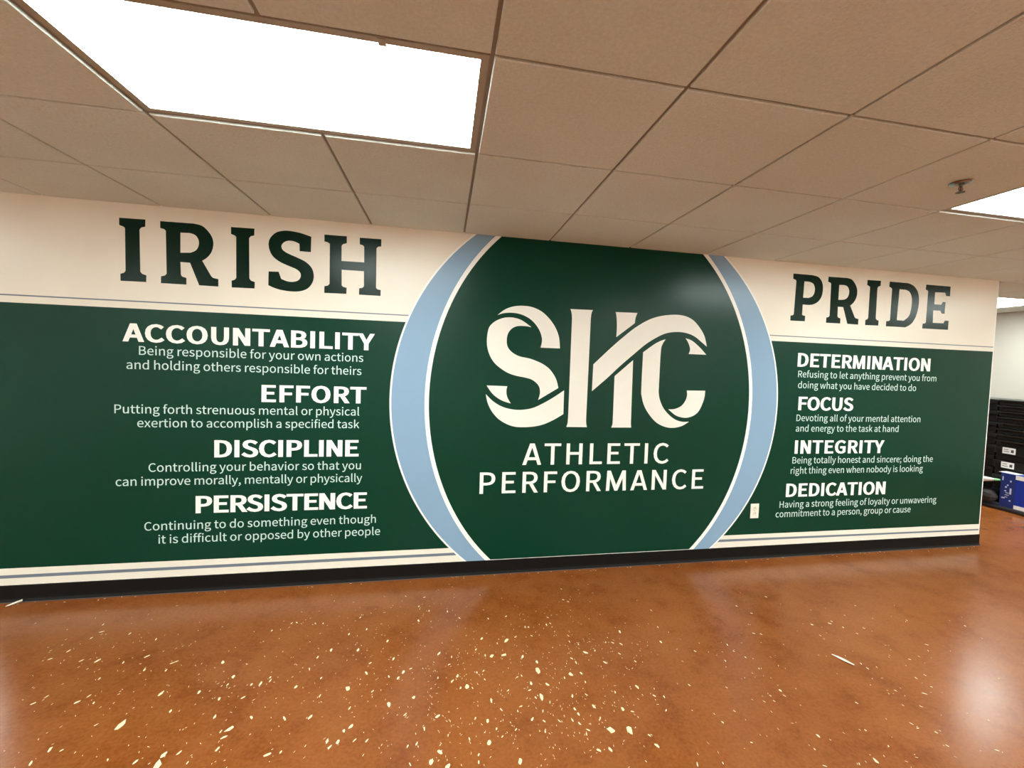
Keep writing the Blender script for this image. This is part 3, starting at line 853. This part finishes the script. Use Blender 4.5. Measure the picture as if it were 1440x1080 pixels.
SZ = {0: (.018, .0062), 1: (.025, .0115), 2: (.032, .017), 3: (.041, .024), 4: (.055, .024)}
fine = bmesh.new()
pts = [tuple(int(v) for v in t.split(',')) for t in CHIPS.split()]
for x, y, k in pts:
    x, y = x / 1000, y / 1000
    a = math.pi / 2 + R.gauss(-0.25 if x < .4 else .35, .45)
    d = math.hypot(x + .11, y + 2.5)
    s = 0.8 + 0.12 * d
    ln, wd = SZ[k]
    if x > .95:
        ln, wd = ln * .72, wd * .72
    ln *= R.uniform(.85, 1.25) * s
    wd *= R.uniform(.8, 1.25) * s
    if k >= 2:
        bm = bmesh.new()
        chip(bm, 0, 0, ln, wd, a, .0012)
        link('cement_chip', bm_mesh('cement_chip', bm), M_chip, parent=floor, loc=(x, y, 0))
    else:
        chip(fine, x, y, ln, wd, a, .0006)
for _ in range(1300):
    cx_, cy_, k = R.choice(pts)
    x = cx_ / 1000 + R.gauss(0, .14)
    y = cy_ / 1000 + R.gauss(0, .14)
    if y > WALL_Y - .03 or y < -2.2 or (cx_ > 950 and R.random() < .6):
        continue
    chip(fine, x, y, R.uniform(.004, .014), R.uniform(.0014, .0032), math.pi / 2 + R.gauss(0, .6), .0004)
for _ in range(70):                       # grit swept against the base
    x = R.uniform(-2.6, 4.7)
    chip(fine, x, WALL_Y - .022 - abs(R.gauss(0, .02)), R.uniform(.005, .016), R.uniform(.002, .004), R.gauss(0, .5), .0008)
link('cement_fleck', bm_mesh('cement_fleck', fine), M_chip, parent=floor, kind='stuff')


def scrap(name, label, cat, loc, rotz, ln, wd, lift, mat):
    bm = bmesh.new()
    nx, ny = 8, 3
    g = []
    for i in range(nx + 1):
        t = i / nx
        w = wd * (math.sin(math.pi * min(max(t, .06), .94)) ** .6)
        row = []
        for j in range(ny + 1):
            s = j / ny - .5
            z = .001 + lift * (t ** 2) * .5 + lift * abs(s) * 1.2 * (0.4 + t)
            row.append(bm.verts.new((ln * (t - .5), w * s + .1 * wd * math.sin(5 * t), z)))
        g.append(row)
    for i in range(nx):
        for j in range(ny):
            bm.faces.new((g[i][j], g[i + 1][j], g[i + 1][j + 1], g[i][j + 1]))
    me = bm_mesh(name, bm)
    o = link(name, me, mat, loc=loc, rot=(0, 0, rotz), label=label)
    so = o.modifiers.new('thick', 'SOLIDIFY')
    so.thickness = .0008
    so.offset = 1
    o['category'] = cat
    return o


scrap('paper_scrap', 'curled white paper scrap lying alone on the open floor at right', 'scrap', (2.030, -0.600, .0005), RAD(-68), .105, .020, .006, M_paper)
scrap('paper_scrap', 'crumpled white scrap against the black baseboard at far left', 'scrap', (-2.575, 0.535, .0005), RAD(35), .065, .022, .016, M_paper)

# ---------------------------------------------------------------- stored cases past the wall end
mat_o = empty('floor_mat', 'thin black mat under the blue carton and black cases', 'mat', (6.30, 0.30, 0))
link('mat_pad', box_mesh('mat_pad', 0, .90, 0, 2.05, 0.0005, .045), M_bag, parent=mat_o, bevel=.015)


def make_case(name, w, d, h, label, group, loc, sticker=False, latches=1):
    """flat equipment case; local -x is the front, w along y, origin at the front bottom corner (larger y)"""
    o = empty(name, label, 'case', loc, 0, group)
    link('body', box_mesh('body', 0.012, d, -w + .012, -.012, 0.001, h * (.62 if h < .15 else .45)), M_black, parent=o, bevel=.006)
    link('lid', box_mesh('lid', 0, d + .006, -w, 0, h * (.62 if h < .15 else .45), h - .003), M_black2, parent=o, bevel=.008)
    for k in range(latches):
        y = -.05 - k * (w - .10) / max(1, latches - 1) if latches > 1 else -.05
        link('latch', box_mesh('latch', -.006, .014, y - .022, y + .022, h * .40, h * .80), M_black, parent=o, bevel=.002)
    if sticker:
        s = link('sticker', box_mesh('sticker', -.0016, -.0002, -.200, -.078, h * .50, h * .92), M_tape, parent=o, label='white rectangular label')
        for a, b, c, dd in ((-.092, -.134, .76, .80), (-.092, -.142, .62, .66), (-.158, -.184, .60, .80)):
            link('print_line', box_mesh('print_line', -.0022, -.0017, b, a, h * c, h * dd), M_ink, parent=s)
    return o


z = 0.0455
zt = []
ORD = ['lowest', 'second from the floor', 'third from the floor', 'fourth from the floor', 'fifth from the floor', 'sixth from the floor']
for k in range(4):
    st = k in (2, 3)
    lab = {2: 'black case with the lower of two white labels, right-hand stack',
           3: 'black case with the upper of two white labels, right-hand stack'}.get(k, 'thick black case %s behind the blue carton' % ORD[k])
    h = .1719
    make_case('storage_case', .70, .56, h, lab, 'black cases in the right-hand stack', (6.46 + R.uniform(-.006, .006), 1.575, z), st, 2)
    z += h
TH = ['lowest', 'second', 'third', 'fourth', 'fifth', 'sixth', 'seventh', 'topmost']
for k in range(8):
    h = (1.286 - .733) / 8
    make_case('storage_case', .70, .56, h, 'thin black case, %s of the eight above the labelled cases' % TH[k],
              'black cases in the right-hand stack', (6.46 + R.uniform(-.012, .012), 1.575 + R.uniform(-.006, .004), z), False, 0 if k % 3 else 2)
    z += h
z = 0.0455
for k in range(9):
    h = .1375
    make_case('storage_case', .60, .56, h, 'black case half hidden by the wall end, %s of its stack'
              % ['lowest', 'second', 'third', 'fourth', 'fifth', 'sixth', 'seventh', 'eighth', 'topmost'][k],
              'black cases in the left-hand stack', (6.50 + R.uniform(-.01, .01), 2.19 + R.uniform(-.006, .006), z), False, 1)
    z += h

# soft bag in front of the left stack
bag = empty('gym_bag', 'low black nylon bag on the mat left of the blue carton', 'bag', (6.325, 1.72, .0455))
bm = bmesh.new()
nu, nv = 14, 10
g = []
for i in range(nu + 1):
    u = i / nu * 2 - 1
    row = []
    for j in range(nv):
        a = 2 * math.pi * j / nv
        r = (1 - abs(u) ** 4) ** .35 if abs(u) < 1 else .0
        r = max(r, .12)
        cy = .07 * r * math.cos(a)
        cz = .085 + .085 * r * math.sin(a) * (1 + .08 * math.sin(7 * u + a))
        row.append(bm.verts.new((cy, .30 * u, max(cz, .001))))
    g.append(row)
for i in range(nu):
    for j in range(nv):
        bm.faces.new((g[i][j], g[i][(j + 1) % nv], g[i + 1][(j + 1) % nv], g[i + 1][j]))
bm.faces.new(g[0])
bm.faces.new(g[-1][::-1])
link('bag_body', bm_mesh('bag_body', bm), M_bag, parent=bag)
bm = bmesh.new()
add_box(bm, -.004, .004, -.22, .22, .168, .173)
link('zipper', bm_mesh('zipper', bm), M_black2, parent=bag)
bm = bmesh.new()
for i in range(12):
    a0, a1 = math.pi * i / 12, math.pi * (i + 1) / 12
    for s0, s1 in ((a0, a1),):
        p = [(-.075, -.10 * math.cos(s), .10 + .05 * math.sin(s)) for s in (s0, s1)]
        add_box(bm, -.078, -.070, min(p[0][1], p[1][1]), max(p[0][1], p[1][1]), min(p[0][2], p[1][2]) - .008, max(p[0][2], p[1][2]) + .008)
link('handle', bm_mesh('handle', bm), M_black2, parent=bag)

# tapered white tube with a mint tip resting on the bag
tube = empty('white_tube', 'white tapered tube with a mint green tip lying on the black bag', 'tube', (6.31, 1.60, .262))
bm = bmesh.new()
lathe(bm, [(0, 0), (.034, 0), (.037, .01), (.037, .13), (.016, .27), (.011, .28), (0, .28)], 16)
link('tube_body', bm_mesh('tube_body', bm), M_tape, parent=tube, rot=(RAD(80), 0, 0), loc=(0, .13, .03))
bm = bmesh.new()
lathe(bm, [(0, .28), (.012, .28), (.015, .29), (.010, .33), (0, .335)], 12)
link('tip', bm_mesh('tip', bm), M_mint, parent=tube, rot=(RAD(80), 0, 0), loc=(0, .13, .03), label='mint green tip')

# blue carton
bx = empty('blue_carton', 'royal blue carton with white edges in front of the black cases at the right edge', 'box', (6.325, 1.405, .0455))
W, D, Hh = .62, .12, .395
link('carton_body', box_mesh('carton_body', 0, D, -W, 0, .001, Hh), M_royal, parent=bx, bevel=.004)
pp = link('printed_end', box_mesh('printed_end', -.004, -.0002, -.135, -.004, .004, Hh - .004), M_navy, parent=bx, label='navy end panel with small white print')
for y, zz, w, h in ((-.022, .33, .010, .045), (-.095, .31, .012, .020), (-.070, .26, .014, .016), (-.055, .235, .016, .018), (-.098, .195, .016, .070),
                    (-.052, .19, .018, .012), (-.070, .17, .030, .007), (-.068, .145, .036, .007), (-.060, .12, .026, .007), (-.035, .105, .030, .012), (-.098, .085, .016, .014)):
    link('print_mark', box_mesh('print_mark', -.0052, -.0042, y - w / 2, y + w / 2, zz - h / 2, zz + h / 2), plain('white_print', (205, 212, 236), .5), parent=pp)
link('edge_band', box_mesh('edge_band', -.006, -.0002, -W, -.136, Hh - .052, Hh - .004), M_tape, parent=bx, label='white upper band')
link('edge_band', box_mesh('edge_band', -.006, -.0002, -W, -.136, .004, .046), M_tape, parent=bx, label='white lower band')
link('flap', box_mesh('flap', .002, D - .002, -.135, .025, Hh, Hh + .004), M_tape, parent=bx, label='pale top flap')
